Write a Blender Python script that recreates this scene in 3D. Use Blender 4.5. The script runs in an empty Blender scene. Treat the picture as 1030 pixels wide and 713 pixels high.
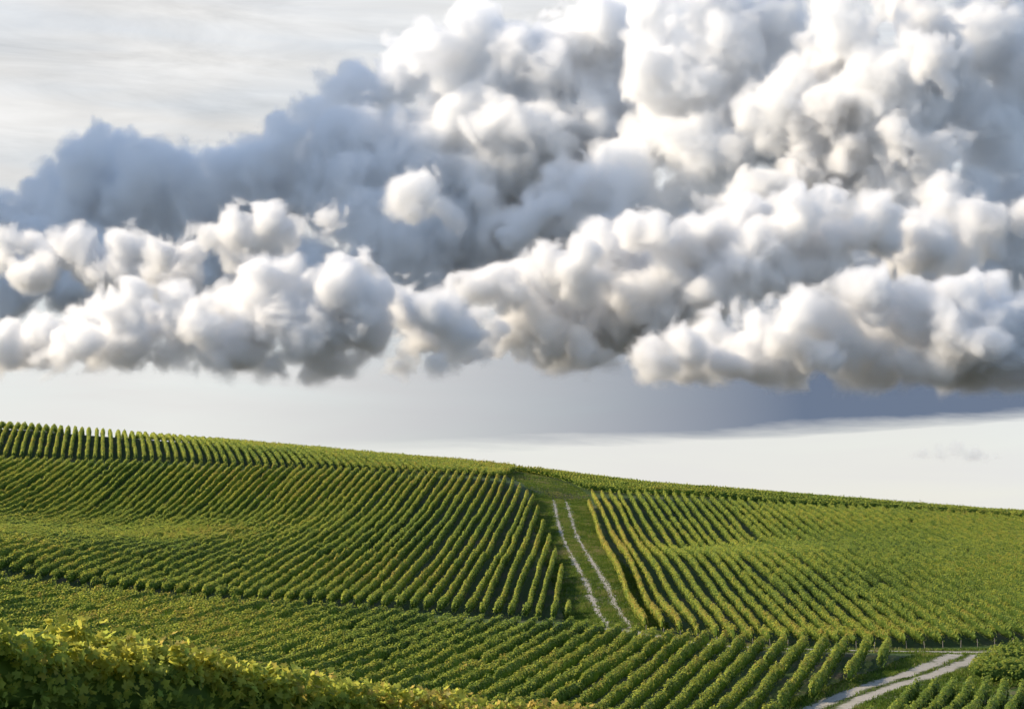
import bpy, bmesh, math, random
import numpy as np
from mathutils import Vector, Matrix, noise as mnoise

# ------------------------------------------------------------------ camera, sky, sun
SC = bpy.context.scene
COL = SC.collection
PHW, PHH = 1030.0, 713.0            # size of the photograph the measurements were taken from
FOC = 60.0 / 36.0 * PHW
PITCH = math.atan((560.0 - PHH / 2) / FOC)
CAM = Vector((0.0, 0.0, 0.0))       # eye level is z = 0
CP, SP = math.cos(PITCH), math.sin(PITCH)

def ray(px, py):
    """Unit-forward direction (y = 1) of a point measured on the photograph."""
    a, b = (px - PHW / 2) / FOC, (PHH / 2 - py) / FOC
    y = CP - b * SP
    z = SP + b * CP
    return np.array([a / y, 1.0, z / y])

cam_data = bpy.data.cameras.new("camera")
cam_data.lens, cam_data.sensor_width = 60.0, 36.0
cam_data.clip_start, cam_data.clip_end = 0.5, 200000.0
cam = bpy.data.objects.new("camera", cam_data)
cam.location = CAM
cam.rotation_euler = (math.radians(90) + PITCH, 0, 0)
COL.objects.link(cam)
SC.camera = cam
SC.render.resolution_x, SC.render.resolution_y = 1024, 708

SUN_AZ, SUN_EL = math.radians(-84), math.radians(30)   # azimuth from the view direction, negative is left
sun_dir = Vector((math.sin(SUN_AZ) * math.cos(SUN_EL), math.cos(SUN_AZ) * math.cos(SUN_EL), math.sin(SUN_EL)))
sl = bpy.data.lights.new("sun", "SUN")
sl.energy, sl.angle, sl.color = 4.3, math.radians(0.5), (1.0, 0.85, 0.64)
sun = bpy.data.objects.new("sun", sl)
sun.rotation_euler = sun_dir.to_track_quat('Z', 'Y').to_euler()
COL.objects.link(sun)
SC.view_settings.view_transform = 'Standard'
SC.view_settings.look = 'None'
SC.view_settings.exposure = 0.60
SC.view_settings.gamma = 1.0
SC.view_settings.use_curve_mapping = False

world = bpy.data.worlds.new("World")
SC.world = world
world.use_nodes = True
wn, wl = world.node_tree.nodes, world.node_tree.links
wn.clear()
w_out = wn.new("ShaderNodeOutputWorld")
w_bg = wn.new("ShaderNodeBackground")
w_sky = wn.new("ShaderNodeTexSky")
w_sky.sky_type = 'NISHITA'
w_sky.sun_disc = False
w_sky.sun_elevation = SUN_EL
w_sky.sun_rotation = SUN_AZ
w_sky.air_density, w_sky.dust_density, w_sky.ozone_density = 1.2, 0.6, 2.0
w_bg.inputs["Strength"].default_value = 0.14
# thin high veil of stratus over the low sky, densest towards the sun; streaks are stretched noise
def wnode(t, **kw):
    n = wn.new(t)
    for k, v in kw.items(): setattr(n, k, v)
    return n
def wmath(op, a, b=None, c=None, clamp=False):
    n = wnode("ShaderNodeMath", operation=op, use_clamp=clamp)
    for i, x in enumerate((a, b, c)):
        if x is None: continue
        if isinstance(x, (int, float)): n.inputs[i].default_value = x
        else: wl.new(x, n.inputs[i])
    return n.outputs[0]
w_tc = wnode("ShaderNodeTexCoord")
w_sep = wnode("ShaderNodeSeparateXYZ"); wl.new(w_tc.outputs["Generated"], w_sep.inputs[0])
w_map = wnode("ShaderNodeMapping"); w_map.inputs["Scale"].default_value = (5, 5, 42); wl.new(w_tc.outputs["Generated"], w_map.inputs[0])
w_noi = wnode("ShaderNodeTexNoise"); w_noi.inputs["Scale"].default_value = 1.0; w_noi.inputs["Detail"].default_value = 6; w_noi.inputs["Distortion"].default_value = .4
wl.new(w_map.outputs[0], w_noi.inputs["Vector"])
el = w_sep.outputs[2]
low = wmath('SUBTRACT', 1.0, wmath('MULTIPLY', wmath('SUBTRACT', el, .33), 3.2, clamp=True), clamp=True)   # full below 17 deg, gone by 43
fwd = wmath('MULTIPLY_ADD', w_sep.outputs[1], .15, wmath('MULTIPLY_ADD', w_sep.outputs[0], -.05, .82), clamp=True)
streak = wmath('MULTIPLY_ADD', w_noi.outputs["Fac"], .5, .68, clamp=True)
veil_fac = wmath('MULTIPLY', wmath('MULTIPLY', low, fwd), streak, clamp=True)
w_mix = wnode("ShaderNodeMix", data_type='RGBA')
w_scale = wnode("ShaderNodeVectorMath", operation='SCALE'); wl.new(w_sky.outputs[0], w_scale.inputs[0]); w_scale.inputs["Scale"].default_value = 1.0
wl.new(veil_fac, w_mix.inputs["Factor"]); wl.new(w_scale.outputs[0], w_mix.inputs[6])
w_tint = wnode("ShaderNodeMix", data_type='RGBA')                 # the veil is white towards the sun, blue away from it
wl.new(wmath('MULTIPLY_ADD', w_sep.outputs[0], -.5, wmath('MULTIPLY_ADD', w_sep.outputs[1], 1.2, -.05), clamp=True), w_tint.inputs["Factor"])
w_tint.inputs[6].default_value = (3.4, 4.2, 5.6, 1); w_tint.inputs[7].default_value = (3.75, 3.7, 3.62, 1)
# grey and white streaks of high cloud, stronger higher up
w_st = wnode("ShaderNodeMapping"); w_st.inputs["Scale"].default_value = (6, 6, 44); w_st.inputs["Rotation"].default_value = (0, math.radians(2), 0); wl.new(w_tc.outputs["Generated"], w_st.inputs[0])
w_n2 = wnode("ShaderNodeTexNoise"); w_n2.inputs["Scale"].default_value = 1.0; w_n2.inputs["Detail"].default_value = 7; w_n2.inputs["Roughness"].default_value = .6; w_n2.inputs["Distortion"].default_value = .8
wl.new(w_st.outputs[0], w_n2.inputs["Vector"])
gain = wmath('MULTIPLY_ADD', wmath('MULTIPLY', wmath('SUBTRACT', w_n2.outputs["Fac"], .46), wmath('MULTIPLY_ADD', el, 5.0, -.35, clamp=True)), 1.0, 1.0)
w_vs = wnode("ShaderNodeVectorMath", operation='SCALE'); wl.new(w_tint.outputs[2], w_vs.inputs[0]); wl.new(gain, w_vs.inputs["Scale"])
wl.new(w_vs.outputs[0], w_mix.inputs[7])
# shaded cumulus underside painted into the sky colour, a band soft at its ends
def wband(x, a, b, c, d):
    up = wmath('DIVIDE', wmath('SUBTRACT', x, a), b - a, clamp=True); dn = wmath('DIVIDE', wmath('SUBTRACT', d, x), d - c, clamp=True)
    return wmath('MULTIPLY', up, dn)
w_az = wmath('ARCTAN2', w_sep.outputs[0], w_sep.outputs[1])
w_low = wmath('SUBTRACT', wmath('SUBTRACT', el, wmath('MULTIPLY', wmath('SUBTRACT', w_n2.outputs["Fac"], .5), .020)), wmath('MULTIPLY', w_az, .046))
bank = wmath('MULTIPLY', wband(w_low, .0615, .0705, .115, .19), wmath('POWER', wband(w_az, -.20, .17, .7, 1.1), 1.3), clamp=True)
w_mix2 = wnode("ShaderNodeMix", data_type='RGBA'); wl.new(bank, w_mix2.inputs["Factor"]); wl.new(w_mix.outputs[2], w_mix2.inputs[6]); w_mix2.inputs[7].default_value = (.72, .93, 1.34, 1)
wl.new(w_mix2.outputs[2], w_bg.inputs["Color"])
wl.new(w_bg.outputs[0], w_out.inputs["Surface"])

cy = SC.cycles
cy.use_denoising = True
cy.use_adaptive_sampling = True
cy.adaptive_threshold = 0.02
cy.max_bounces = 24
cy.volume_bounces = 20
cy.transparent_max_bounces = 16
cy.diffuse_bounces = 3
cy.glossy_bounces = 2
cy.transmission_bounces = 3
# ------------------------------------------------------------------ clouds
def ico(sub):
    bm = bmesh.new()
    bmesh.ops.create_icosphere(bm, subdivisions=sub, radius=1.0)
    v = np.array([x.co[:] for x in bm.verts]); f = np.array([[x.index for x in q.verts] for q in bm.faces])
    bm.free()
    return v, f
ICO = ico(2)

def mesh_from(name, v, f):
    me = bpy.data.meshes.new(name)
    v = np.asarray(v, dtype=np.float32); f = np.asarray(f, dtype=np.int32)
    k = f.shape[1]
    me.vertices.add(len(v)); me.vertices.foreach_set("co", v.ravel())
    me.loops.add(f.size); me.loops.foreach_set("vertex_index", f.ravel())
    me.polygons.add(len(f)); me.polygons.foreach_set("loop_start", np.arange(0, f.size, k, dtype=np.int32))
    me.polygons.foreach_set("loop_total", np.full(len(f), k, dtype=np.int32))
    me.update(calc_edges=True)
    return me

def remesh(me, voxel):
    o = bpy.data.objects.new("tmp", me); COL.objects.link(o)
    m = o.modifiers.new("r", 'REMESH'); m.mode = 'VOXEL'; m.voxel_size = voxel; m.adaptivity = 0
    dg = bpy.context.evaluated_depsgraph_get()
    e = o.evaluated_get(dg)
    out = bpy.data.meshes.new_from_object(e)
    bpy.data.objects.remove(o); bpy.data.meshes.remove(me)
    return out

def hash3(i, salt):
    h = (i[:, 0] * 374761393 + i[:, 1] * 668265263 + i[:, 2] * 2147483647 + salt * 974711) & 0xffffffff
    h = ((h ^ (h >> 13)) * 1274126177) & 0xffffffff
    h = ((h ^ (h >> 16)) * 2246822519) & 0xffffffff
    return ((h ^ (h >> 15)) & 0xffffff) / float(0x1000000)

def worley(p, seed):
    """Distance to the nearest feature point, in cells: bumps like packed puffs."""
    b = np.floor(p).astype(np.int64); best = np.full(len(p), 9.0)
    for dx in (-1, 0, 1):
        for dy in (-1, 0, 1):
            for dz in (-1, 0, 1):
                c = b + (dx, dy, dz)
                q = c + np.stack([hash3(c, seed + k) for k in range(3)], 1)
                best = np.minimum(best, ((p - q) ** 2).sum(1))
    return np.sqrt(best)

def vnoise(p, seed):
    """Smooth value noise, 0..1."""
    b = np.floor(p).astype(np.int64); f = p - b; f = f * f * (3 - 2 * f); out = 0
    for dx in (0, 1):
        for dy in (0, 1):
            for dz in (0, 1):
                w = (f[:, 0] if dx else 1 - f[:, 0]) * (f[:, 1] if dy else 1 - f[:, 1]) * (f[:, 2] if dz else 1 - f[:, 2])
                out = out + w * hash3(b + (dx, dy, dz), seed)
    return out

def grow(puffs, rng, levels, up):
    """Cauliflower: every puff sprouts smaller puffs on its upper and outer side."""
    allp = list(puffs); cur = list(puffs)
    for (n, lo, hi, off) in levels:
        nxt = []
        for (c, r) in cur:
            for _ in range(n):
                d = rng.normal(size=3); d[2] += up; d /= np.linalg.norm(d)
                nxt.append((c + d * (r * off), r * rng.uniform(lo, hi)))
        allp += nxt; cur = nxt
    return allp

def vol_mat(name, density, color, g):
    m = bpy.data.materials.new(name); m.use_nodes = True
    n, l = m.node_tree.nodes, m.node_tree.links; n.clear()
    o = n.new("ShaderNodeOutputMaterial"); v = n.new("ShaderNodeVolumePrincipled")
    v.inputs["Color"].default_value = (*color, 1); v.inputs["Density"].default_value = density
    v.inputs["Anisotropy"].default_value = g
    l.new(v.outputs[0], o.inputs["Volume"])
    return m

def verts_of(me):
    n = len(me.vertices)
    co = np.empty(n * 3, np.float32); me.vertices.foreach_get("co", co)
    no = np.empty(n * 3, np.float32); me.vertex_normals.foreach_get("vector", no)
    return co.reshape(-1, 3).astype(np.float64), no.reshape(-1, 3).astype(np.float64)

def billow(me, k, seed, base, octaves, voxel, swirl=0.0):
    """Swirl the masses, then push billows on billows out of the surface; k scales metres with distance."""
    for i, (size, amp) in enumerate(octaves):
        co, no = verts_of(me)
        if i == 0 and swirl:
            s = 420.0 * k
            co = co + (np.stack([vnoise(co / s + 31 * q, seed + q) + .5 * vnoise(co / s * 2.3 + 17 * q, seed + q) for q in range(3)], 1) - .75) * swirl * k
        s = size * k
        warp = np.stack([vnoise(co / (s * 1.3) + 7 * q, seed + q) for q in range(3)], 1) * 1.1
        gate = np.clip(vnoise(co / (260.0 * k) + 3, seed + 5) * 1.6 - .15, .3, 1.0)      # some sides stay smooth
        d = (.60 - worley(co / s + warp, seed + 11 + i)) * amp * k * gate
        if base is not None: d *= np.clip((co[:, 2] - base) / (120 * k), 0.15, 1)
        co = co + no * d[:, None]
        if base is not None:
            co[:, 2] = np.where(co[:, 2] < base, base - (base - co[:, 2]) * .15, co[:, 2])
        me.vertices.foreach_set("co", co.astype(np.float32).ravel()); me.update()
        me = remesh(me, voxel)
    return me

def grid_mat(name, dens, color, g):
    m = bpy.data.materials.new(name); m.use_nodes = True
    n, l = m.node_tree.nodes, m.node_tree.links; n.clear()
    o = n.new("ShaderNodeOutputMaterial"); v = n.new("ShaderNodeVolumePrincipled")
    v.inputs["Color"].default_value = (*color, 1); v.inputs["Density"].default_value = dens
    v.inputs["Anisotropy"].default_value = g; v.inputs["Density Attribute"].default_value = "density"
    l.new(v.outputs[0], o.inputs["Volume"])
    return m
def volume_tree(lo, hi, vox, mat, soft, amp, scale, seed, zb=None):
    """Fill the sculpted hull with a voxel cloud: dense inside, frayed by fractal noise at its skin."""
    t = bpy.data.node_groups.new("cloud_density", 'GeometryNodeTree')
    t.interface.new_socket("Geometry", in_out='OUTPUT', socket_type='NodeSocketGeometry')
    t.interface.new_socket("Geometry", in_out='INPUT', socket_type='NodeSocketGeometry')
    N, L = t.nodes, t.links
    def nd(k, **kw):
        n = N.new(k)
        for a, b in kw.items(): setattr(n, a, b)
        return n
    gi, go = nd("NodeGroupInput"), nd("NodeGroupOutput")
    pos = nd("GeometryNodeInputPosition")
    def math(op, a, b=None, c=None, clamp=False):
        n = nd("ShaderNodeMath", operation=op, use_clamp=clamp)
        for k, x in enumerate((a, b, c)):
            if x is None: continue
            if isinstance(x, (int, float)): n.inputs[k].default_value = x
            else: L.new(x, n.inputs[k])
        return n.outputs[0]
    prox = nd("GeometryNodeProximity", target_element='FACES'); L.new(gi.outputs[0], prox.inputs["Target"])
    nrm = nd("GeometryNodeInputNormal")
    sns = nd("GeometryNodeSampleNearestSurface", data_type='FLOAT_VECTOR'); L.new(gi.outputs[0], sns.inputs["Mesh"]); L.new(nrm.outputs[0], sns.inputs["Value"])
    sub = nd("ShaderNodeVectorMath", operation='SUBTRACT'); L.new(pos.outputs[0], sub.inputs[0]); L.new(prox.outputs["Position"], sub.inputs[1])
    dot = nd("ShaderNodeVectorMath", operation='DOT_PRODUCT'); L.new(sub.outputs[0], dot.inputs[0]); L.new(sns.outputs["Value"], dot.inputs[1])
    sgn = math('SIGN', dot.outputs["Value"])
    sd = math('MULTIPLY', math('MULTIPLY', prox.outputs["Distance"], sgn), -1.0)      # positive inside
    no = nd("ShaderNodeTexNoise"); L.new(pos.outputs[0], no.inputs["Vector"]); no.inputs["Scale"].default_value = 1 / scale
    no.inputs["Detail"].default_value = 6; no.inputs["Roughness"].default_value = .63; no.inputs["Distortion"].default_value = .6
    e = math('ADD', sd, math('MULTIPLY', math('SUBTRACT', no.outputs["Fac"], .5), amp))
    d = math('DIVIDE', math('ADD', e, amp * .04), soft, clamp=True)
    if zb is not None:                                  # level condensation base, thinning out downwards
        sep = nd("ShaderNodeSeparateXYZ"); L.new(pos.outputs[0], sep.inputs[0])
        wav = math('MULTIPLY_ADD', math('SUBTRACT', no.outputs["Fac"], .5), 160.0, sep.outputs[2])
        up = math('DIVIDE', math('SUBTRACT', wav, zb - 40.0), 150.0, clamp=True)
        d = math('MULTIPLY', d, math('POWER', up, 1.6))
    vc = nd("GeometryNodeVolumeCube")
    L.new(d, vc.inputs["Density"]); vc.inputs["Min"].default_value = lo; vc.inputs["Max"].default_value = hi
    for k, q in zip(("Resolution X", "Resolution Y", "Resolution Z"), range(3)): vc.inputs[k].default_value = max(8, int((hi[q] - lo[q]) / vox))
    sm = nd("GeometryNodeSetMaterial"); sm.inputs["Material"].default_value = mat
    L.new(vc.outputs[0], sm.inputs[0])
    jn = nd("GeometryNodeJoinGeometry"); L.new(sm.outputs[0], jn.inputs[0]); L.new(gi.outputs[0], jn.inputs[0]); L.new(jn.outputs[0], go.inputs[0])
    return t
CLV = ((9, .35, .62, .80), (5, .35, .6, .82))
OCT = ((230, 120), (112, 90), (58, 48))
def cloud(name, label, lobes, dist, depth, seed, mat, base=None, voxel=13.0, levels=CLV, up=.5, flat=1.0, octaves=OCT, swirl=200.0, grid=11.5, soft=70.0, amp=400.0):
    """lobes: (px, py, radius px[, metres further]) of the big masses; each gets its own distance around dist."""
    rng = np.random.default_rng(seed)
    kd = dist / 9500.0
    vx = voxel * kd
    puffs = []
    for lb in lobes:
        px, py, rp = lb[:3]
        d = dist + (lb[3] if len(lb) > 3 else rng.uniform(-.5, .5) * depth)
        puffs.append((ray(px, py) * d, rp * .84 * d / FOC))
    puffs = grow(puffs, rng, levels, up)
    iv, fi = ICO
    vs, fs, k = [], [], 0
    for c, r in puffs:
        if r < vx * 1.5: continue
        vs.append(iv * r * (1, 1, flat) + c); fs.append(fi + k); k += len(iv)
    v = np.concatenate(vs)
    zb = None
    if base is not None:
        zb = ray(515, base)[2] * dist
        low = v[:, 2] < zb
        v[low, 2] = zb - (zb - v[low, 2]) * .12
    me = billow(remesh(mesh_from("tmp", v, np.concatenate(fs)), vx * 1.6), kd, seed, zb, octaves, vx, swirl)
    me.name = name
    o = bpy.data.objects.new(name, me); COL.objects.link(o)
    me.materials.clear(); me.materials.append(V_MIST)
    o["label"] = label; o["category"] = "cloud"; o["group"] = "clouds over the vineyard"
    print("CLOUD", label, len(me.vertices))
    co, no = verts_of(me); pad = 70 * kd
    md = o.modifiers.new("cloud_density", 'NODES'); md.show_viewport = False
    md.node_group = volume_tree(tuple(co.min(0) - pad), tuple(co.max(0) + pad), grid * kd, mat, soft * kd, amp * kd, 210.0 * kd, seed, zb)
    return o

# ------------------------------------------------------------------ terrain
# (px, py, metres away): where the ground was read off the photograph; t = measured on vine tops, ground 1.2 m lower
PTS = [(0,424,258,1),(100,432,258,1),(200,440,258,1),(300,448,258,1),(400,456,256,1),(490,464,254,1),
  (0,464,230,0),(150,468,230,0),(300,475,230,0),(400,479,230,0),(500,482,232,0),
  (0,515,203,0),(0,560,142,0),(100,522,204,0),(200,530,197,0),(200,592,142,0),(300,500,212,0),(300,535,188,0),(300,603,140,0),
  (450,510,206,0),(450,550,176,0),(450,606,141,0),(530,490,228,0),(545,560,172,0),(545,615,139,0),(100,580,143,0),
  (620,625,131,0),(600,590,149,0),(582,556,172,0),(568,525,200,0),(560,503,226,0),(545,487,240,0),(525,477,254,0),
  (655,628,127,0),(740,645,121,0),(820,648,119,0),(900,650,118,0),(1000,648,116,0),
  (921,599,139,0),(921,560,166,0),(921,538,187,0),(1019,622,124,0),(1030,580,146,0),(1030,555,168,0),
  (650,500,225,0),(797,513,215,0),(945,521,205,0),(1030,528,200,0),(700,490,262,1),(800,497,255,1),(900,506,248,1),(1030,517,242,1),
  (600,478,264,1),(560,473,266,1),
  (700,560,175,0),(700,600,143,0),(800,560,166,0),(800,600,140,0),(800,530,195,0),(700,530,198,0),
  (0,581,131,1),(300,604,128,1),(580,623,121,1),(750,635,113,1),(0,612,118,1),(100,622,115,1),(200,640,110,1),(300,652,107,1),
  (400,690,94,1),(600,690,94,1),(700,645,109,1),(700,700,90,1),(600,712,87,1),
  (915,660,108,0),(860,686,98,0),(790,713,90,0),(828,713,89,0),(924,679,101,0),(985,657,112,0),
  (1000,690,92,0),(1030,646,107,1),(950,692,84,1),(1030,700,80,1),
  (0,622,24,1.12),(240,664,28.5,1.12),(480,706,34,1.12)]
ctrl = []
for px, py, d, t in PTS:
    p = ray(px, py) * d
    ctrl.append((p[0], p[1], p[2] - 1.2 * t))
ctrl += [(0, 0, -1.9), (-25, 5, -1.2), (25, 5, -3.2), (0, 50, -5.6), (-25, 55, -4.6), (20, 55, -6.6), (0, 70, -7.8), (-40, 90, -5.2), (45, 60, -7.0),
         (-80, 300, 17.5), (-40, 300, 16.0), (0, 300, 9.5), (40, 300, 6.5), (85, 290, 3.5), (-80, 340, 12), (0, 340, 5), (85, 340, 0),
         (-110, 258, 21), (110, 200, 1.5), (100, 120, -4)]
ctrl = np.array(ctrl)
def tps_fit(p, lam):
    n = len(p); s = 50.0
    X = p[:, :2] / s
    r = np.sqrt(((X[:, None] - X[None]) ** 2).sum(-1)); K = np.where(r > 0, r * r * np.log(r + 1e-12), 0) + lam * np.eye(n)
    Pm = np.c_[np.ones(n), X]
    A = np.block([[K, Pm], [Pm.T, np.zeros((3, 3))]])
    sol = np.linalg.solve(A, np.r_[p[:, 2], 0, 0, 0])
    def f(x, y):
        Q = np.stack([x, y], -1) / s
        out = np.empty(len(x))
        for i in range(0, len(x), 20000):
            q = Q[i:i + 20000]
            rr = np.sqrt(((q[:, None] - X[None]) ** 2).sum(-1))
            out[i:i + 20000] = np.where(rr > 0, rr * rr * np.log(rr + 1e-12), 0) @ sol[:n] + sol[n] + q @ sol[n + 1:]
        return out
    return f
TPS = tps_fit(ctrl, 0.004)
res = TPS(ctrl[:, 0], ctrl[:, 1]) - ctrl[:, 2]
print("TPS max resid", np.abs(res).max(), [(PTS[i] if i < len(PTS) else ctrl[i], round(res[i], 2)) for i in np.argsort(-np.abs(res))[:8]])

GX0, GX1, GY0, GY1 = -130, 130, -20, 330
def sstep(a, b, x):
    t = np.clip((x - a) / (b - a), 0, 1); return t * t * (3 - 2 * t)
def raw_height(x, y):
    h = TPS(np.clip(x, -112, 112), np.clip(y, -5, 318))
    o = np.maximum.reduce([np.abs(x) - 112, y - 318, -5 - y, np.zeros_like(x)])
    w = 1 - sstep(0, 900, o)
    far = -35 + 22 * np.sin(x / 2300.0 + 1) * np.sin(y / 3100.0 + 2)
    return h * w + far * (1 - w)
outer = [1, 3, 7, 14, 25, 45, 80, 140, 240, 400, 700, 1200, 2200, 4000, 8000, 16000, 40000, 90000]
xs = np.r_[[GX0 - o for o in reversed(outer)], np.arange(GX0, GX1 + 1), [GX1 + o for o in outer]].astype(float)
ys = np.r_[[GY0 - o for o in reversed(outer)], np.arange(GY0, GY1 + 1), [GY1 + o for o in outer]].astype(float)
XX, YY = np.meshgrid(xs, ys)
HH = raw_height(XX.ravel(), YY.ravel()).reshape(XX.shape)
HH += (vnoise(np.stack([XX / 9, YY / 9, XX * 0], -1).reshape(-1, 3), 3).reshape(XX.shape) - .5) * .10
NO = len(outer)
HG = HH[NO:NO + GY1 - GY0 + 1, NO:NO + GX1 - GX0 + 1]
def height(x, y):
    """Height of the ground sheet, exactly as its 1 m grid is triangulated (to a few mm)."""
    x = np.clip(np.asarray(x, float) - GX0, 0, GX1 - GX0 - .001); y = np.clip(np.asarray(y, float) - GY0, 0, GY1 - GY0 - .001)
    i, j = x.astype(int), y.astype(int); u, v = x - i, y - j
    a, b, c, d = HG[j, i], HG[j, i + 1], HG[j + 1, i + 1], HG[j + 1, i]
    return np.where(u >= v, a + (b - a) * u + (c - b) * v, a + (c - d) * u + (d - a) * v)
nx, ny = len(xs), len(ys)
idx = np.arange(nx * ny).reshape(ny, nx)
gf = np.concatenate([np.stack([idx[:-1, :-1], idx[:-1, 1:], idx[1:, 1:]], -1).reshape(-1, 3), np.stack([idx[:-1, :-1], idx[1:, 1:], idx[1:, :-1]], -1).reshape(-1, 3)])
g_me = mesh_from("ground", np.stack([XX, YY, HH], -1).reshape(-1, 3), gf)
# triangles, so that the sheet is exactly what height() returns
g_me.polygons.foreach_set("use_smooth", np.ones(len(gf), bool))
ground = bpy.data.objects.new("ground", g_me); COL.objects.link(ground); ground["kind"] = "structure"

class NT:
    """Small helper to wire shader nodes."""
    def __init__(s, name):
        s.m = bpy.data.materials.new(name); s.m.use_nodes = True
        s.n, s.l = s.m.node_tree.nodes, s.m.node_tree.links; s.n.clear()
        s.out = s.n.new("ShaderNodeOutputMaterial")
    def new(s, t, **kw):
        n = s.n.new(t)
        for k, v in kw.items(): setattr(n, k, v)
        return n
    def put(s, sock, v):
        if v is None: return
        if isinstance(v, (int, float, tuple)): sock.default_value = v
        else: s.l.new(v, sock)
    def math(s, op, a, b=None, c=None, clamp=False):
        n = s.new("ShaderNodeMath", operation=op, use_clamp=clamp)
        for i, x in enumerate((a, b, c)): s.put(n.inputs[i], x)
        return n.outputs[0]
    def mix(s, f, a, b):
        n = s.new("ShaderNodeMix", data_type='RGBA')
        s.put(n.inputs["Factor"], f); s.put(n.inputs[6], (*a, 1) if isinstance(a, tuple) else a); s.put(n.inputs[7], (*b, 1) if isinstance(b, tuple) else b)
        return n.outputs[2]
    def noise(s, scale, detail=4, rough=.55, dist=0.0, vec=None):
        n = s.new("ShaderNodeTexNoise"); n.inputs["Scale"].default_value = scale; n.inputs["Detail"].default_value = detail
        n.inputs["Roughness"].default_value = rough; n.inputs["Distortion"].default_value = dist
        s.l.new(vec if vec is not None else s.pos(), n.inputs["Vector"])
        return n.outputs["Fac"]
    def pos(s):
        if not hasattr(s, "_p"): s._p = s.new("ShaderNodeNewGeometry")
        return s._p.outputs["Position"]
    def ramp(s, f, stops):
        n = s.new("ShaderNodeValToRGB"); e = n.color_ramp.elements
        while len(e) < len(stops): e.new(.5)
        for q, (p, c) in zip(e, stops): q.position = p; q.color = (*c, 1)
        s.put(n.inputs[0], f); return n.outputs[0]
    def principled(s, color, rough=.9, spec=.2, bump=None, bdist=.02):
        b = s.new("ShaderNodeBsdfPrincipled"); s.put(b.inputs["Base Color"], (*color, 1) if isinstance(color, tuple) else color)
        b.inputs["Roughness"].default_value = rough; b.inputs["Specular IOR Level"].default_value = spec
        if bump is not None:
            bp = s.new("ShaderNodeBump"); bp.inputs["Distance"].default_value = bdist; bp.inputs["Strength"].default_value = .8
            s.put(bp.inputs["Height"], bump); s.l.new(bp.outputs[0], b.inputs["Normal"])
        s.l.new(b.outputs[0], s.out.inputs["Surface"]); return s.m

t = NT("ground_soil_grass")
n1, n2 = t.noise(.35, 5), t.noise(4.0, 6)
soil = t.mix(t.noise(9, 5), (.06, .048, .028), (.11, .09, .06))
gr = t.mix(n2, (.022, .045, .008), (.05, .085, .015))
far = t.new("ShaderNodeVectorMath", operation='LENGTH'); t.l.new(t.pos(), far.inputs[0])
cell = t.new("ShaderNodeTexVoronoi"); cell.inputs["Scale"].default_value = .004; t.l.new(t.pos(), cell.inputs["Vector"])
fields = t.ramp(cell.outputs["Color"], [(0, (.03, .04, .02)), (.5, (.05, .05, .035)), (1, (.09, .08, .055))])     # distant farmland behind the hill
near_col = (t.mix(t.ramp(t.math('ADD', t.math('MULTIPLY', n1, .6), t.math('MULTIPLY', n2, .4)), [(.50, (0, 0, 0)), (.64, (1, 1, 1))]), gr, soil))
t.principled(t.mix(t.math('MULTIPLY_ADD', far.outputs['Value'], 1 / 500, -.8, clamp=True), near_col, fields), bump=n2, bdist=.08)
g_me.materials.append(t.m)

t = NT("grass_verge_turf")
n2 = t.noise(1.6, 6)
t.principled(t.mix(t.ramp(t.math('ADD', t.math('MULTIPLY', t.noise(.5, 3), .5), t.math('MULTIPLY', t.noise(7, 5), .5)), [(.40, (0, 0, 0)), (.58, (1, 1, 1))]),
    t.mix(n2, (.035, .075, .008), (.08, .135, .016)), t.mix(n2, (.07, .065, .03), (.13, .115, .065))), bump=t.noise(12, 4), bdist=.06)
M_VERGE = t.m
t = NT("chalk_rut")
chalk = t.mix(t.noise(6, 6), (.20, .18, .145), (.42, .39, .345))
edge = t.new("ShaderNodeAttribute", attribute_name="edge").outputs["Fac"]
worn = t.math('ADD', t.math('ADD', t.math('MULTIPLY', t.noise(.55, 4), .55), t.math('MULTIPLY', t.noise(3.5, 6), .45)), t.math('MULTIPLY', edge, .34))
t.principled(t.mix(t.ramp(worn, [(.56, (0, 0, 0)), (.70, (1, 1, 1))]), chalk, t.mix(t.noise(2.5, 5), (.035, .07, .012), (.11, .095, .05))), bump=t.noise(18, 4), bdist=.04)
M_CHALK = t.m
t = NT("bare_soil")
t.principled(t.mix(t.ramp(t.noise(1.1, 7, .7), [(.42, (0, 0, 0)), (.58, (1, 1, 1))]), (.055, .045, .024), (.026, .036, .010)), bump=t.noise(8, 4), bdist=.06)
M_SOIL = t.m

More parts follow.
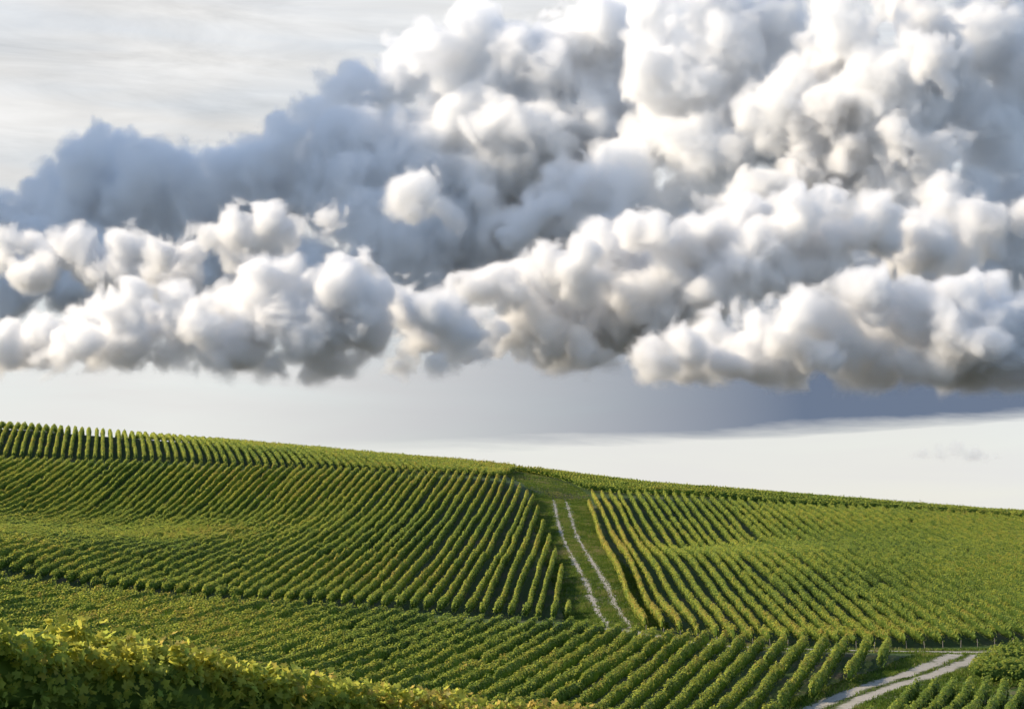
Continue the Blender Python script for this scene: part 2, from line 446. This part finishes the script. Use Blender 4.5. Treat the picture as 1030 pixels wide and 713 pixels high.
def spline(pts, step):
    """Smooth polyline through world points, resampled."""
    p = np.array(pts, float)
    out = []
    for i in range(len(p) - 1):
        a, b, c, d = p[max(i - 1, 0)], p[i], p[i + 1], p[min(i + 2, len(p) - 1)]
        n = max(2, int(np.linalg.norm(c - b) / step))
        for k in range(n):
            t = k / n
            out.append(.5 * ((2 * b) + (-a + c) * t + (2 * a - 5 * b + 4 * c - d) * t * t + (-a + 3 * b - 3 * c + d) * t ** 3))
    out.append(p[-1])
    return np.array(out)
def gp(px, d): return ((px - 515) / FOC * d, d)
def side(c):
    tg = np.gradient(c, axis=0); tg /= np.linalg.norm(tg, axis=1)[:, None]
    return np.stack([tg[:, 1], -tg[:, 0]], 1)
def strip(name, c, wl_, wr_, lift, mat, seed, jag=.12, cross=6):
    """A sheet along a centre line, from wl_ on its left to wr_ on its right, lying on the ground; ragged edges."""
    n = side(c); r = np.random.default_rng(seed)
    m = len(c); kern = np.hanning(9); kern /= np.sqrt((kern ** 2).sum())
    wl_ = np.broadcast_to(wl_, m) + np.convolve(r.normal(0, jag, m), kern, 'same'); wr_ = np.broadcast_to(wr_, m) + np.convolve(r.normal(0, jag, m), kern, 'same')
    f = np.linspace(0, 1, cross + 1)
    P = c[:, None] + n[:, None] * (-wl_[:, None] * (1 - f) + wr_[:, None] * f)[..., None]
    z = height(P[..., 0], P[..., 1]) + lift
    v = np.concatenate([P, z[..., None]], -1).reshape(-1, 3)
    k = np.arange(m * (cross + 1)).reshape(m, cross + 1)
    fc = np.stack([k[:-1, :-1], k[:-1, 1:], k[1:, 1:], k[1:, :-1]], -1).reshape(-1, 4)
    me = mesh_from(name, v, fc); me.materials.append(mat)
    me.attributes.new('edge', 'FLOAT', 'POINT').data.foreach_set('value', np.tile(np.abs(2 * f - 1) ** 2.5, m).astype(np.float32))
    o = bpy.data.objects.new(name, me); COL.objects.link(o); o["kind"] = "structure"
    return o
track = spline([gp(620, 126), gp(618, 131), gp(600, 149), gp(582, 172), gp(568, 200), gp(562, 226), gp(555, 234), gp(545, 242), gp(530, 249), gp(515, 254), gp(500, 257)], .35)
td = track[:, 1]
strip("grass_verge", track, 3.3 + .6 * sstep(180, 130, td), 3.2 + 1.0 * sstep(170, 200, td), .012, M_VERGE, 1, .25, 14)
up = track[td < 224.5]
ud = up[:, 1]
wd = .48 + .18 * sstep(180, 225, ud)
strip("chalk_track", up, .83 + wd, -.83 + wd, .025, M_CHALK, 2, .07, 6)
strip("chalk_track", up, -.83 + wd, .83 + wd, .025, M_CHALK, 3, .07, 6)
strip("dirt_track", track[(td > 225) & (td < 251)], 2.0, 3.4, .02, M_SOIL, 4, .2, 8)
cross_t = spline([gp(600, 125.2), gp(625, 124.2), gp(740, 116.2), gp(850, 114.2), gp(920, 113.5), gp(985, 112.5), gp(1060, 112), gp(1200, 112)], .4)
strip("grass_verge", cross_t, 1.6, 1.8, .010, M_VERGE, 5, .2, 10)
strip("chalk_track", cross_t, .7, .7, .03, M_CHALK, 6, .12, 5)
low_t = spline([gp(760, 70), gp(790, 80), gp(828, 88.5), gp(875, 94.5), gp(924, 101), gp(955, 107), gp(968, 111.6)], .35)
strip("grass_verge", low_t, 3.0, 7.5, .018, M_VERGE, 7, .3, 12)
for s_, sd in ((-1, 8), (1, 9)):
    strip("chalk_track", low_t, -.80 * s_ + .76, .80 * s_ + .76, .04, M_CHALK, sd, .10, 8)

V_MIST = vol_mat("cloud_mist", 0.00008, (1, 1, 1), 0.4)
V_BRIGHT = grid_mat("cloud_bright", 0.045, (.968, .967, .967), 0.4)
V_DEEP = grid_mat("cloud_deep", 0.024, (.982, .984, .987), 0.4)
V_FAR = grid_mat("cloud_far", 0.009, (1, 1, 1), 0.4)
SC.cycles.volume_step_rate = 5.0
SC.cycles.volume_max_steps = 256
cloud("cumulus_cloud", "long low white cumulus bank just above the left hill", [
    (0,348,22),(28,340,24),(62,338,24),(92,328,26),(118,312,28),(122,340,28),(150,325,24),(185,320,26),(180,350,22),(212,322,22),(236,305,26),(240,340,30),
    (262,290,28),(285,305,26),(300,335,30),(318,310,24),(338,292,22),(358,284,24),(376,296,20),(362,325,32),(405,322,22),(440,312,24),(455,335,26),(478,348,16),
    (420,350,20),(330,362,22),(270,368,20),(220,370,18),(180,366,18),(130,362,20),(80,356,20),(40,356,18),(0,360,18),(300,372,16),(360,368,18),(400,368,16),(440,362,16)],
    9000, 500, 1, V_BRIGHT, base=382)
cloud("cumulus_cloud", "largest cream white cumulus heap in front of the towers", [
    (485,312,24),(508,300,28),(540,285,32),(575,268,34),(605,248,30),(628,226,18),(645,222,16),(662,234,18),(690,246,26),(720,240,28),(755,226,24),(790,222,26),(825,214,22),(848,214,18),(875,235,26),
    (540,330,36),(590,310,46),(650,290,52),(710,290,50),(770,268,40),(820,262,36),(600,355,28),(560,360,20),(500,340,20)],
    9900, 700, 2, V_BRIGHT, base=372)
cloud("cumulus_cloud", "bright cumulus heap above the dark flat base at right", [
    (660,365,20),(690,352,22),(725,345,26),(765,350,28),(800,345,26),(840,340,30),(868,318,24),(890,300,22),(905,325,34),(940,318,28),(965,310,30),(1000,312,30),(1035,318,32),(1060,310,30),
    (940,355,34),(1000,355,36),(1050,355,36),(870,360,30),(800,370,22),(730,372,18),(975,345,34),(950,352,30),(1000,345,34),(660,380,14),(690,378,18),(720,380,20),(755,378,22),(790,380,22),(825,378,24),(860,380,24),(900,378,26),(940,380,26),(980,378,28),(1020,380,28),(1060,380,28)],
    8900, 500, 3, V_BRIGHT, base=391)
cloud("cumulus_cloud", "ragged puffs high at the right edge of the sky", [
    (895,245,16),(918,228,20),(942,214,20),(930,250,26),(960,240,20),(985,222,16),(1010,222,20),(1035,222,20),(1000,250,18),(975,262,20),(900,270,14)],
    10400, 500, 4, V_BRIGHT)
cloud("cumulus_cloud", "dim cream puffs in a line above the low left bank", [
    (15,262,18),(50,258,20),(85,254,20),(125,248,20),(160,256,16),(205,232,14),(222,245,20),(245,235,20),(270,224,20),(292,238,16),(330,234,10),(40,282,24),(110,275,26),(180,275,22),(240,265,20)],
    10800, 500, 5, V_BRIGHT, base=300)
cloud("cumulus_cloud", "small ragged puff by itself in the middle of the sky", [(408,208,15),(426,204,17),(443,216,16),(460,228,12),(425,224,14)], 10900, 400, 6, V_DEEP)
cloud("cumulus_cloud", "broad grey cumulus mass climbing from left to centre", [
    (-10,225,30),(20,205,26),(55,185,28),(92,165,28),(118,155,28),(142,158,24),(165,178,26),(105,195,34),(150,200,34),(70,215,34),(200,185,28),(225,165,24),(250,158,24),(285,148,32),(318,120,28),(335,100,24),(360,88,26),(395,78,32),(396,42,12),(420,58,26),(445,46,24),(480,38,28),(470,80,50),(520,60,40),(560,80,45),(600,60,40),
    (350,180,70),(250,220,60),(450,180,70),(150,225,50),(60,245,55),(520,150,70),(400,260,60),(300,280,50),(200,285,50),(100,290,50),(480,250,60),(0,285,45),(560,200,60),(620,30,45),(610,120,60),(740,120,60),(660,240,60),(580,260,60),(440,330,40),(360,320,40)],
    13500, 700, 7, V_DEEP, grid=14)
cloud("cumulus_cloud", "tall cumulus tower with a bright edge left of centre top", [
    (658,0,28),(662,35,26),(665,75,28),(668,115,32),(652,150,32),(622,170,30),(595,190,28),(560,195,26),(535,215,26),(500,222,22),(620,215,45),(700,80,45),(745,60,45),(700,165,50),(760,130,55),(720,10,45),(790,30,40)],
    12300, 600, 8, V_DEEP)
cloud("cumulus_cloud", "slanting cumulus tower second from the right edge", [
    (900,-30,22),(905,-60,22),(890,-90,26),(814,92,18),(836,76,20),(852,56,20),(876,34,20),(890,4,18),(832,112,22),(812,145,20),(792,172,22),(765,190,22),(735,205,18),(820,178,28),(862,110,28),(880,75,24),(850,150,34),(870,190,30)],
    11600, 500, 9, V_BRIGHT)
cloud("cumulus_cloud", "slender upright cumulus tower nearest the right edge", [
    (935,-35,22),(930,-70,24),(940,-110,28),(932,0,20),(936,34,20),(926,68,22),(912,100,20),(932,108,24),(905,150,20),(922,160,24),(902,195,20),(945,150,26),(950,60,24),(950,195,24)],
    11100, 900, 10, V_BRIGHT)
cloud("cumulus_cloud", "blue grey cloud wall behind the towers at upper right", [
    (985,40,48),(1010,140,50),(1045,80,52),(965,210,44),(970,110,40),(1040,0,50),(850,10,40),(900,110,60),(800,120,50),(1030,230,60),(880,260,60),(960,300,60)],
    11550, 400, 11, V_DEEP)
base_l = []
cloud("cumulus_cloud", "tiny far cumulus low over the right slope", [(918,459,5),(930,457,7),(945,455,8),(960,453,9),(978,456,8),(992,458,6),(1003,459,5)], 16000, 200, 13, V_FAR, octaves=OCT[1:], swirl=0, amp=70.0, soft=40.0, voxel=8)
cloud("cumulus_cloud", "added unseen cumulus beyond the left end, shading the grey cloud mass", [(-330,140,80),(-370,20,90),(-350,-80,80),(-420,-160,110),(-480,120,110),(-560,20,110),(-430,240,110),(-560,240,130),(-330,300,80),(-520,360,110),(-320,220,70),(-330,-10,60),(-480,-60,110),(-450,-260,110),(-500,-340,110),(-560,-140,130),(-420,-250,80),(-560,-280,120)],
    13950, 2400, 15, V_DEEP, base=440, voxel=40, grid=45.0)  # invented cloud out of view, placed to cast shadow on the grey mass
# ------------------------------------------------------------------ vines
def leaf_mat(name, stops, trans=.52, gloss=.5):
    t = NT(name)
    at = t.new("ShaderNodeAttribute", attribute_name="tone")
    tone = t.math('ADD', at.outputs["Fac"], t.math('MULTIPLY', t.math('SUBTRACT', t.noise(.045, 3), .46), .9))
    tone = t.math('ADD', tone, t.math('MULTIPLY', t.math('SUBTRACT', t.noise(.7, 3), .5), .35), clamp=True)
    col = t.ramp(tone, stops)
    d = t.new("ShaderNodeBsdfPrincipled"); t.l.new(col, d.inputs["Base Color"]); d.inputs["Roughness"].default_value = gloss; d.inputs["Specular IOR Level"].default_value = .12
    tr = t.new("ShaderNodeBsdfTranslucent")
    hs = t.new("ShaderNodeHueSaturation"); hs.inputs["Hue"].default_value = .485; hs.inputs["Saturation"].default_value = 1.0; hs.inputs["Value"].default_value = 1.75; t.l.new(col, hs.inputs["Color"])
    t.l.new(hs.outputs[0], tr.inputs["Color"])
    m = t.new("ShaderNodeMixShader"); m.inputs[0].default_value = trans
    t.l.new(d.outputs[0], m.inputs[1]); t.l.new(tr.outputs[0], m.inputs[2]); t.l.new(m.outputs[0], t.out.inputs["Surface"])
    return t.m
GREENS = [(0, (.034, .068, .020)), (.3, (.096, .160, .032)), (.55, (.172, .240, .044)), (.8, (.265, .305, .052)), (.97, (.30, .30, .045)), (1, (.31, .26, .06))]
M_LEAF = leaf_mat("vine_leaf", GREENS)
t = NT("weathered_post"); t.principled(t.mix(t.noise(14, 5), (.16, .13, .10), (.34, .30, .25)), bump=t.noise(30, 3), bdist=.01); M_POST = t.m
t = NT("vine_bark"); t.principled(t.mix(t.noise(20, 5), (.05, .036, .024), (.14, .105, .075)), bump=t.noise(40, 4), bdist=.02); M_BARK = t.m

def mesh_parts(name, chunks, mats):
    """chunks: (verts, faces, tone per face, material index); one mesh, quads or triangles."""
    V, L, LS, LT, T, MI = [], [], [], [], [], []
    nv = nl = 0
    for v, f, tone, mi in chunks:
        f = np.asarray(f, np.int64); k = f.shape[1]
        V.append(v); L.append((f + nv).ravel()); LS.append(nl + np.arange(len(f)) * k); LT.append(np.full(len(f), k))
        T.append(np.broadcast_to(tone, len(f))); MI.append(np.full(len(f), mi)); nv += len(v); nl += f.size
    V, L, LS, LT, T, MI = [np.concatenate(q) for q in (V, L, LS, LT, T, MI)]
    me = bpy.data.meshes.new(name)
    me.vertices.add(nv); me.vertices.foreach_set("co", V.astype(np.float32).ravel())
    me.loops.add(nl); me.loops.foreach_set("vertex_index", L.astype(np.int32))
    me.polygons.add(len(LS)); me.polygons.foreach_set("loop_start", LS.astype(np.int32)); me.polygons.foreach_set("loop_total", LT.astype(np.int32))
    me.polygons.foreach_set("material_index", MI.astype(np.int32))
    me.update(calc_edges=True)
    a = me.attributes.new("tone", 'FLOAT', 'FACE'); a.data.foreach_set("value", T.astype(np.float32))
    for m in mats: me.materials.append(m)
    return me

LEAF_V = np.array([(-.5, 0, 0), (0, -.5, .12), (.5, 0, 0), (0, .55, .10)])     # a small folded leaf: two triangles over a diagonal
# a five lobed vine leaf, cupped, about 1 across
LOBES = np.array([(0, -.12), (.20, -.36), (.46, -.22), (.36, .02), (.54, .26), (.24, .28), (0, .62), (-.24, .28), (-.54, .26), (-.36, .02), (-.46, -.22), (-.20, -.36)])
def lobed():
    v = np.c_[LOBES, .22 * (LOBES ** 2).sum(1) - .02]
    v = np.vstack([[0, .06, -.05], v]); n = len(LOBES)
    f = [(0, 1 + i, 1 + (i + 1) % n) for i in range(n)]
    return v, np.array(f)
def frames(nrm, rng):
    nrm = nrm / np.linalg.norm(nrm, axis=1)[:, None]
    a = rng.normal(size=nrm.shape); a -= (a * nrm).sum(1)[:, None] * nrm; a /= np.linalg.norm(a, axis=1)[:, None]
    return a, np.cross(nrm, a), nrm
def scatter(shape, faces, pos, nrm, size, rng, tone, mi=0):
    a, b, c = frames(nrm, rng)
    v = pos[:, None] + size[:, None, None] * (shape[None, :, 0:1] * a[:, None] + shape[None, :, 1:2] * b[:, None] + shape[None, :, 2:3] * c[:, None])
    n = len(pos); k = len(shape)
    f = (faces[None] + (np.arange(n) * k)[:, None, None]).reshape(-1, faces.shape[1])
    return v.reshape(-1, 3), f, np.repeat(tone, len(faces)), mi

def row_mesh(name, p0, p1, rng, per_m, size, hgt=1.22, wid=.42, low=.22, tone0=.5, mats=(M_LEAF,), shape=None, nrand=.32, beads=.2, loose=0):
    """A trained row of vines from p0 to p1 (plan), following the ground: lumpy core plus a shell of leaves."""
    p0, p1 = np.array(p0), np.array(p1); L = np.linalg.norm(p1 - p0); dr = (p1 - p0) / L; nr = np.array([dr[1], -dr[0]])
    npl = int(L) + 3
    vig = np.clip(rng.normal(1, .07, npl), .72, 1.2); wv = np.clip(rng.normal(1, .12, npl), .65, 1.35); tn = rng.normal(0, .07, npl); vig[rng.random(npl) < .012] *= .6
    wob = np.cumsum(rng.normal(0, .025, npl)); wob -= np.linspace(wob[0], wob[-1], npl)
    def at(arr, u): return np.interp(u, np.arange(npl), arr)
    def bead(u): return 1 - beads * np.cos(2 * math.pi * (u - .5)) ** 2
    # core
    m = max(4, int(L / .5)); u = np.linspace(0.1, L - .1, m)
    ang = np.linspace(0, 2 * math.pi, 9)[:-1]
    hw = wid * .5 * (.40 - loose * .5) * at(wv, u) * bead(u); hh = (hgt * at(vig, u) * bead(u) - low) * .5 * .74
    zc = low + (hgt * at(vig, u) * bead(u) - low) * .48
    J = 1 + rng.uniform(-.22, .22, (m, 8))
    J[0] = J[-1] = .05
    off = at(wob, u)[:, None] + hw[:, None] * np.cos(ang)[None] * J
    pl = p0 + dr * u[:, None]
    xy = pl[:, None] + nr * off[..., None]
    z = height(pl[:, 0], pl[:, 1])[:, None] + zc[:, None] + hh[:, None] * np.sin(ang)[None] * J
    cv = np.concatenate([xy, z[..., None]], -1).reshape(-1, 3)
    k = np.arange(m * 8).reshape(m, 8); kn = np.roll(k, -1, 1)
    cf = np.stack([k[:-1], k[1:], kn[1:], kn[:-1]], -1).reshape(-1, 4)
    chunks = [(cv, cf, np.clip(tone0 - .30 + rng.normal(0, .06, len(cf)), 0, 1), 0)]  # shade inside the row is put into the core's darker tone
    # leaves
    n = int(L * per_m * 1.2)
    u = rng.uniform(0, L, n); v = bead(u)
    th = np.where(rng.random(n) < .42, rng.uniform(.12, .88, n) * math.pi, rng.uniform(-.35, 1.35, n) * math.pi)
    rad = rng.uniform(.82 - loose, 1.10 + loose * .4, n)
    hw = wid * .5 * at(wv, u) * v; H = hgt * at(vig, u) * v; hh = (H - low) * .5; zc = low + hh
    ct, st = np.cos(th), np.sin(th)
    sq = 1 / np.maximum(np.abs(ct) ** 2.4 + np.abs(st) ** 2.4, 1e-6) ** (1 / 2.4)     # rounded box section
    lo, lz = hw * ct * sq * rad * (1 - .14 * st), hh * st * sq * rad
    if loose:                                                   # an untrimmed hedge: hollows and bulges, shoots sticking up
        q = vnoise(np.c_[u * 2.6, lz * 2.6, np.sign(ct) * 5], 9) * .65 + vnoise(np.c_[u * 6, lz * 6, np.sign(ct) * 5], 10) * .35 - .5
        lo = lo + np.sign(ct) * np.abs(ct) ** .4 * q * .55; lz = lz + st * (vnoise(np.c_[u * 3.1, lo * 2, u * 0], 12) - .55) * .16
    sh = rng.random(n) < .06; lz = np.where(sh & (st > .3), lz + rng.uniform(.02, .16, n), lz)
    pl = p0 + dr * u[:, None]
    xy = pl + nr * (at(wob, u) + lo)[:, None]
    pos = np.c_[xy, height(pl[:, 0], pl[:, 1]) + zc + lz]
    nn = np.c_[nr[None] * ct[:, None], st] + rng.normal(0, nrand, (n, 3)); nn[:, 2] += .15
    tone = np.clip(tone0 + .05 + at(tn, u) + rng.normal(0, .14, n) + .16 * st, 0, .975)  # leaves get lighter and yellower upwards: sunlit tops put into the tone
    sz = size * rng.uniform(.7, 1.3, n)
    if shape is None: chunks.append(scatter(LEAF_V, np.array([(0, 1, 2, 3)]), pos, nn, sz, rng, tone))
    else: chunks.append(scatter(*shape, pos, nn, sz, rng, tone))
    return mesh_parts(name, chunks, mats)

def inside(poly, P):
    x, y = P[:, 0], P[:, 1]; c = np.zeros(len(P), bool); n = len(poly)
    for i in range(n):
        (x0, y0), (x1, y1) = poly[i], poly[(i + 1) % n]
        cond = (y0 > y) != (y1 > y)
        with np.errstate(divide='ignore', invalid='ignore'):
            c ^= cond & (x < (x1 - x0) * (y - y0) / (y1 - y0 + 1e-12) + x0)
    return c

ORD = "first second third fourth fifth sixth seventh eighth ninth tenth eleventh twelfth".split()
def post(parent, x, y, r, h, rng, name="end_post"):
    a = np.linspace(0, 2 * math.pi, 7)[:-1]; tl = rng.normal(0, .04, 2); z = float(height(x, y))
    lo = np.c_[x + r * np.cos(a), y + r * np.sin(a), np.full(6, z - .15)]; hi = np.c_[x + tl[0] + r * .85 * np.cos(a), y + tl[1] + r * .85 * np.sin(a), np.full(6, z + h)]
    i = np.arange(6); f = np.stack([i, (i + 1) % 6, (i + 1) % 6 + 6, i + 6], -1)
    me = mesh_from(name, np.vstack([lo, hi, [[x + tl[0], y + tl[1], z + h + .01]]]), f)
    bm = bmesh.new(); bm.from_mesh(me); bm.verts.ensure_lookup_table()
    for q in range(6): bm.faces.new((bm.verts[6 + q], bm.verts[6 + (q + 1) % 6], bm.verts[12]))
    bm.to_mesh(me); bm.free(); me.materials.append(M_POST)
    o = bpy.data.objects.new(name, me); o.parent = parent; COL.objects.link(o)

def join_meshes(name, ms):
    bm = bmesh.new()
    for m in ms: bm.from_mesh(m)
    me = bpy.data.meshes.new(name); bm.to_mesh(me); bm.free(); me.materials.append(M_LEAF)
    for m in ms: bpy.data.meshes.remove(m)
    o = bpy.data.objects.new(name, me); COL.objects.link(o)
    return o
NROWS = 0
def block(poly, az, spacing, group, label, seed, per_m, size, ordinal=None, last=None, posts=False, stuff=None, tone=.5, edge_tone=None, phase=.5, **kw):
    """Rows of one vineyard block: parallel lines at compass angle az clipped to a plan polygon, each row an object."""
    global NROWS
    rng = np.random.default_rng(seed); a = math.radians(az)
    dr = np.array([math.sin(a), math.cos(a)]); nr = np.array([dr[1], -dr[0]])
    P = np.array(poly); s = P @ nr
    lines = []
    k = math.floor(s.min() / spacing) + phase
    while k * spacing < s.max():
        t = np.arange((P @ dr).min(), (P @ dr).max(), .2)
        Q = nr * (k * spacing) + dr * t[:, None]
        ins = np.where(inside(poly, Q))[0]
        if len(ins) > 12:
            runs = np.split(ins, np.where(np.diff(ins) > 1)[0] + 1); r = max(runs, key=len)
            if len(r) > 12: lines.append((Q[r[0]] + dr * rng.normal(0, .15), Q[r[-1]] + dr * rng.normal(0, .15)))
        k += 1
    if ordinal and ordinal[0] < 0: lines = lines[::-1]
    if stuff:
        tmp = [row_mesh("tmp", q0, q1, rng, per_m, size, tone0=tone, **kw) for q0, q1 in lines]
        o = join_meshes(stuff, tmp); o["kind"] = "stuff"; o["label"] = label; o["category"] = "vines"
        return lines
    for i, (q0, q1) in enumerate(lines):
        tn = tone
        if edge_tone and i < len(edge_tone): tn = tone + edge_tone[i]
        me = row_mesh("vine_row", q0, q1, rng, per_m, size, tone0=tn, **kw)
        o = bpy.data.objects.new("vine_row", me); COL.objects.link(o)
        o["category"] = "vine row"; o["group"] = group
        if ordinal and i < abs(ordinal[0]): o["label"] = ordinal[1].format(ORD[i])
        else: o["label"] = label
        if posts: post(o, *(q0 - dr * .12), .02, .5, rng)
        NROWS += 1
    print("BLOCK", group, len(lines), sum(np.linalg.norm(b - a) for a, b in lines))
    return lines

block([gp(-25, 231.5), gp(150, 231.5), gp(300, 232), gp(400, 232), gp(499, 233.5), gp(512, 243), gp(519, 256), gp(512, 268), gp(470, 282), gp(-15, 282)], -13.6, 1.08,
      "vine rows of the upper left block along the ridge", "vine row of the upper left block running up to the ridge against the sky", 101, 46, .17, (-6, "{} vine row from the dirt track end of the ridge block"), tone=.54, wid=.5)
block([gp(-25, 136), gp(-20, 229.3), gp(150, 229.3), gp(300, 229.8), gp(400, 229.8), gp(500, 230.5), gp(520, 228), gp(537, 215), gp(551, 185), gp(568, 150), gp(574, 131.5), gp(450, 133), gp(300, 135), gp(100, 135.7)], 3.5, 1.10,
      "vine rows of the large left block", "curving vine row in the large left block below the ridge block", 102, 74, .14, (-12, "{} vine row left of the chalk track up the hill"), tone=.53, wid=.37)
block([(9.3, 124), gp(740, 118), gp(820, 116.3), gp(900, 116.2), gp(1000, 115), gp(1075, 115), gp(1060, 197), gp(1030, 199), gp(945, 204), gp(797, 214), gp(650, 224), gp(590, 229), (9.6, 215), (9.6, 160)], 0.0, 1.13,
      "vine rows of the large right block", "vine row bending down the large right block towards the lower track", 103, 78, .13, (12, "{} vine row right of the chalk track up the hill"), posts=True, tone=.52, wid=.33, beads=.14, edge_tone=(.24, .20, .14, .08, .04))  # edge_tone: sunlit yellow of the block's edge put into its first rows
block([gp(588, 234), gp(650, 228), gp(797, 218), gp(945, 208), gp(1060, 201), gp(1080, 262), gp(900, 268), gp(700, 280), gp(490, 290), gp(500, 272), gp(520, 262), gp(540, 257), gp(575, 243)], 72, 1.15,
      "vine rows of the thin block along the right skyline", "dark band of vines along the right skyline above the large right block", 104, 44, .17, tone=.5, stuff="vineyard")
block([gp(-25, 134.5), gp(0, 134), gp(300, 130.5), gp(580, 122.5), gp(750, 113.2), gp(860, 111), gp(905, 109.6), gp(868, 99), gp(815, 91), gp(775, 84), gp(740, 78), gp(560, 74), gp(380, 78), gp(200, 92), gp(-25, 100)], 16, 1.32,
      "vine rows of the middle block in front of the cross track", "slanting vine row of the middle block behind the near hedge", 105, 92, .13, (-8, "{} slanting vine row up the middle block from the lower track"), posts=False, tone=.56, wid=.40)
block([gp(905, 88), gp(935, 89), gp(1060, 85.5), gp(1100, 66), gp(860, 66), gp(862, 77)], 20, .86,
      "vine rows in the bottom right corner", "short vine row in the bottom right corner beside the lower track", 106, 110, .12, tone=.42)
block([gp(966, 92.5), gp(1080, 88.5), gp(1120, 109), gp(1018, 110.5), gp(980, 103)], 82, 1.05,
      "vine rows of the small dark block at the right edge", "dark vine row of the small block by the lower track bend", 107, 110, .12, tone=.44)
print("ROWS", NROWS)

# the near hedge: lobed leaves, canes and trunks
def near_row(p0, p1, seed, label, per_m, hgt=1.2):
    rng = np.random.default_rng(seed)
    root = bpy.data.objects.new("vine_hedge", None); root.location = (p0[0], p0[1], float(height(*p0))); COL.objects.link(root)
    root["label"] = label; root["category"] = "vine row"; root["group"] = "near vine hedges"
    inv = Matrix.Translation(-root.location)
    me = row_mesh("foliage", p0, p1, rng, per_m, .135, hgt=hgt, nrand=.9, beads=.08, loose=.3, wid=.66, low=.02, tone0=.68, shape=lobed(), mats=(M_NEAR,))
    me.transform(inv)
    o = bpy.data.objects.new("foliage", me); o.parent = root; COL.objects.link(o)
    P0, P1 = np.array(p0), np.array(p1); L = np.linalg.norm(P1 - P0); dr = (P1 - P0) / L
    for i in range(int(L)):
        q = P0 + dr * (i + .5)
        if not (-20 < q[0] < 6): continue
        trunk = tube("trunk", [(q[0] + rng.normal(0, .03), q[1], 0), (q[0] + rng.normal(0, .05), q[1], .3), (q[0] + rng.normal(0, .05), q[1], .62)], (.035, .026, .018), M_BARK, root)
    return root
def tube(name, pts, radii, mat, parent):
    n = 7; a = np.linspace(0, 2 * math.pi, n + 1)[:-1]; V = []
    for (x, y, z), r in zip(pts, radii):
        zz = float(height(x, y)) + z - (.1 if z == 0 else 0)
        V.append(np.c_[x + r * np.cos(a), y + r * np.sin(a), np.full(n, zz)])
    i = np.arange(n); F = [np.stack([i + k * n, (i + 1) % n + k * n, (i + 1) % n + (k + 1) * n, i + (k + 1) * n], -1) for k in range(len(pts) - 1)]
    me = mesh_from(name, np.vstack(V), np.vstack(F)); me.materials.append(mat)
    me.transform(Matrix.Translation(-parent.location))
    o = bpy.data.objects.new(name, me); o.parent = parent; COL.objects.link(o)
    return o
M_NEAR = leaf_mat("near_vine_leaf", GREENS, .62, .42)
h0, h1 = gp(-40, 23.2), gp(620, 37.5)
near_row(h0, h1, 201, "long near vine hedge filling the lower left corner, sunlit yellow along its top", 430)
dv = (np.array(h1) - np.array(h0)); dv /= np.linalg.norm(dv); nv_ = np.array([-dv[1], dv[0]])
near_row(np.array(h0) + nv_ * 1.1 - dv * 2, np.array(h1) + nv_ * 1.1, 202, "second near vine hedge, just behind the long lower left one", 380, 1.32)

# grass along the tracks
def grass(name, c, lo, hi, n, seed, skip=()):
    r = np.random.default_rng(seed); nn = side(c); i = r.integers(0, len(c), n); o = r.uniform(lo, hi, n)
    for a, b in skip:
        k = ~((o > a) & (o < b)); i, o = i[k], o[k]
    n = len(i); P = c[i] + nn[i] * o[:, None] + r.normal(0, .1, (n, 2)); z = height(P[:, 0], P[:, 1])
    clump = vnoise(np.c_[P * .8, o * 0], 5)
    ch = []
    for k in range(3):
        a = r.uniform(0, 2 * math.pi, n); hgt = r.uniform(.06, .20, n) * (.5 + clump); w = r.uniform(.03, .06, n)
        d = np.stack([np.cos(a), np.sin(a)], 1); b = P + r.normal(0, .07, (n, 2))
        v = np.stack([np.c_[b - d * w[:, None], z], np.c_[b + d * w[:, None], z], np.c_[b + r.normal(0, .06, (n, 2)), z + hgt]], 1).reshape(-1, 3)
        ch.append((v, np.arange(3 * n).reshape(n, 3), np.clip(.10 + .6 * clump + r.normal(0, .16, n), 0, 1), 0))
    me = mesh_parts(name, ch, (M_GRASS,)); ob = bpy.data.objects.new(name, me); COL.objects.link(ob); ob["kind"] = "stuff"
M_GRASS = leaf_mat("grass_blade", [(0, (.03, .06, .008)), (.4, (.075, .13, .014)), (.7, (.14, .18, .03)), (.85, (.20, .18, .07)), (1, (.24, .20, .10))], .3, .6)
grass("grass", track[td < 227], -3.6, 3.6, 42000, 1, [(-1.05, -.6), (.6, 1.05)])
grass("grass", track[td > 226], -4.2, 4.4, 7000, 4)
grass("grass", low_t, -3.0, 7.0, 26000, 2, [(-1.4, -.1), (.1, 1.4)])
grass("grass", cross_t, -1.7, 1.8, 8000, 3, [(-1, 1)])
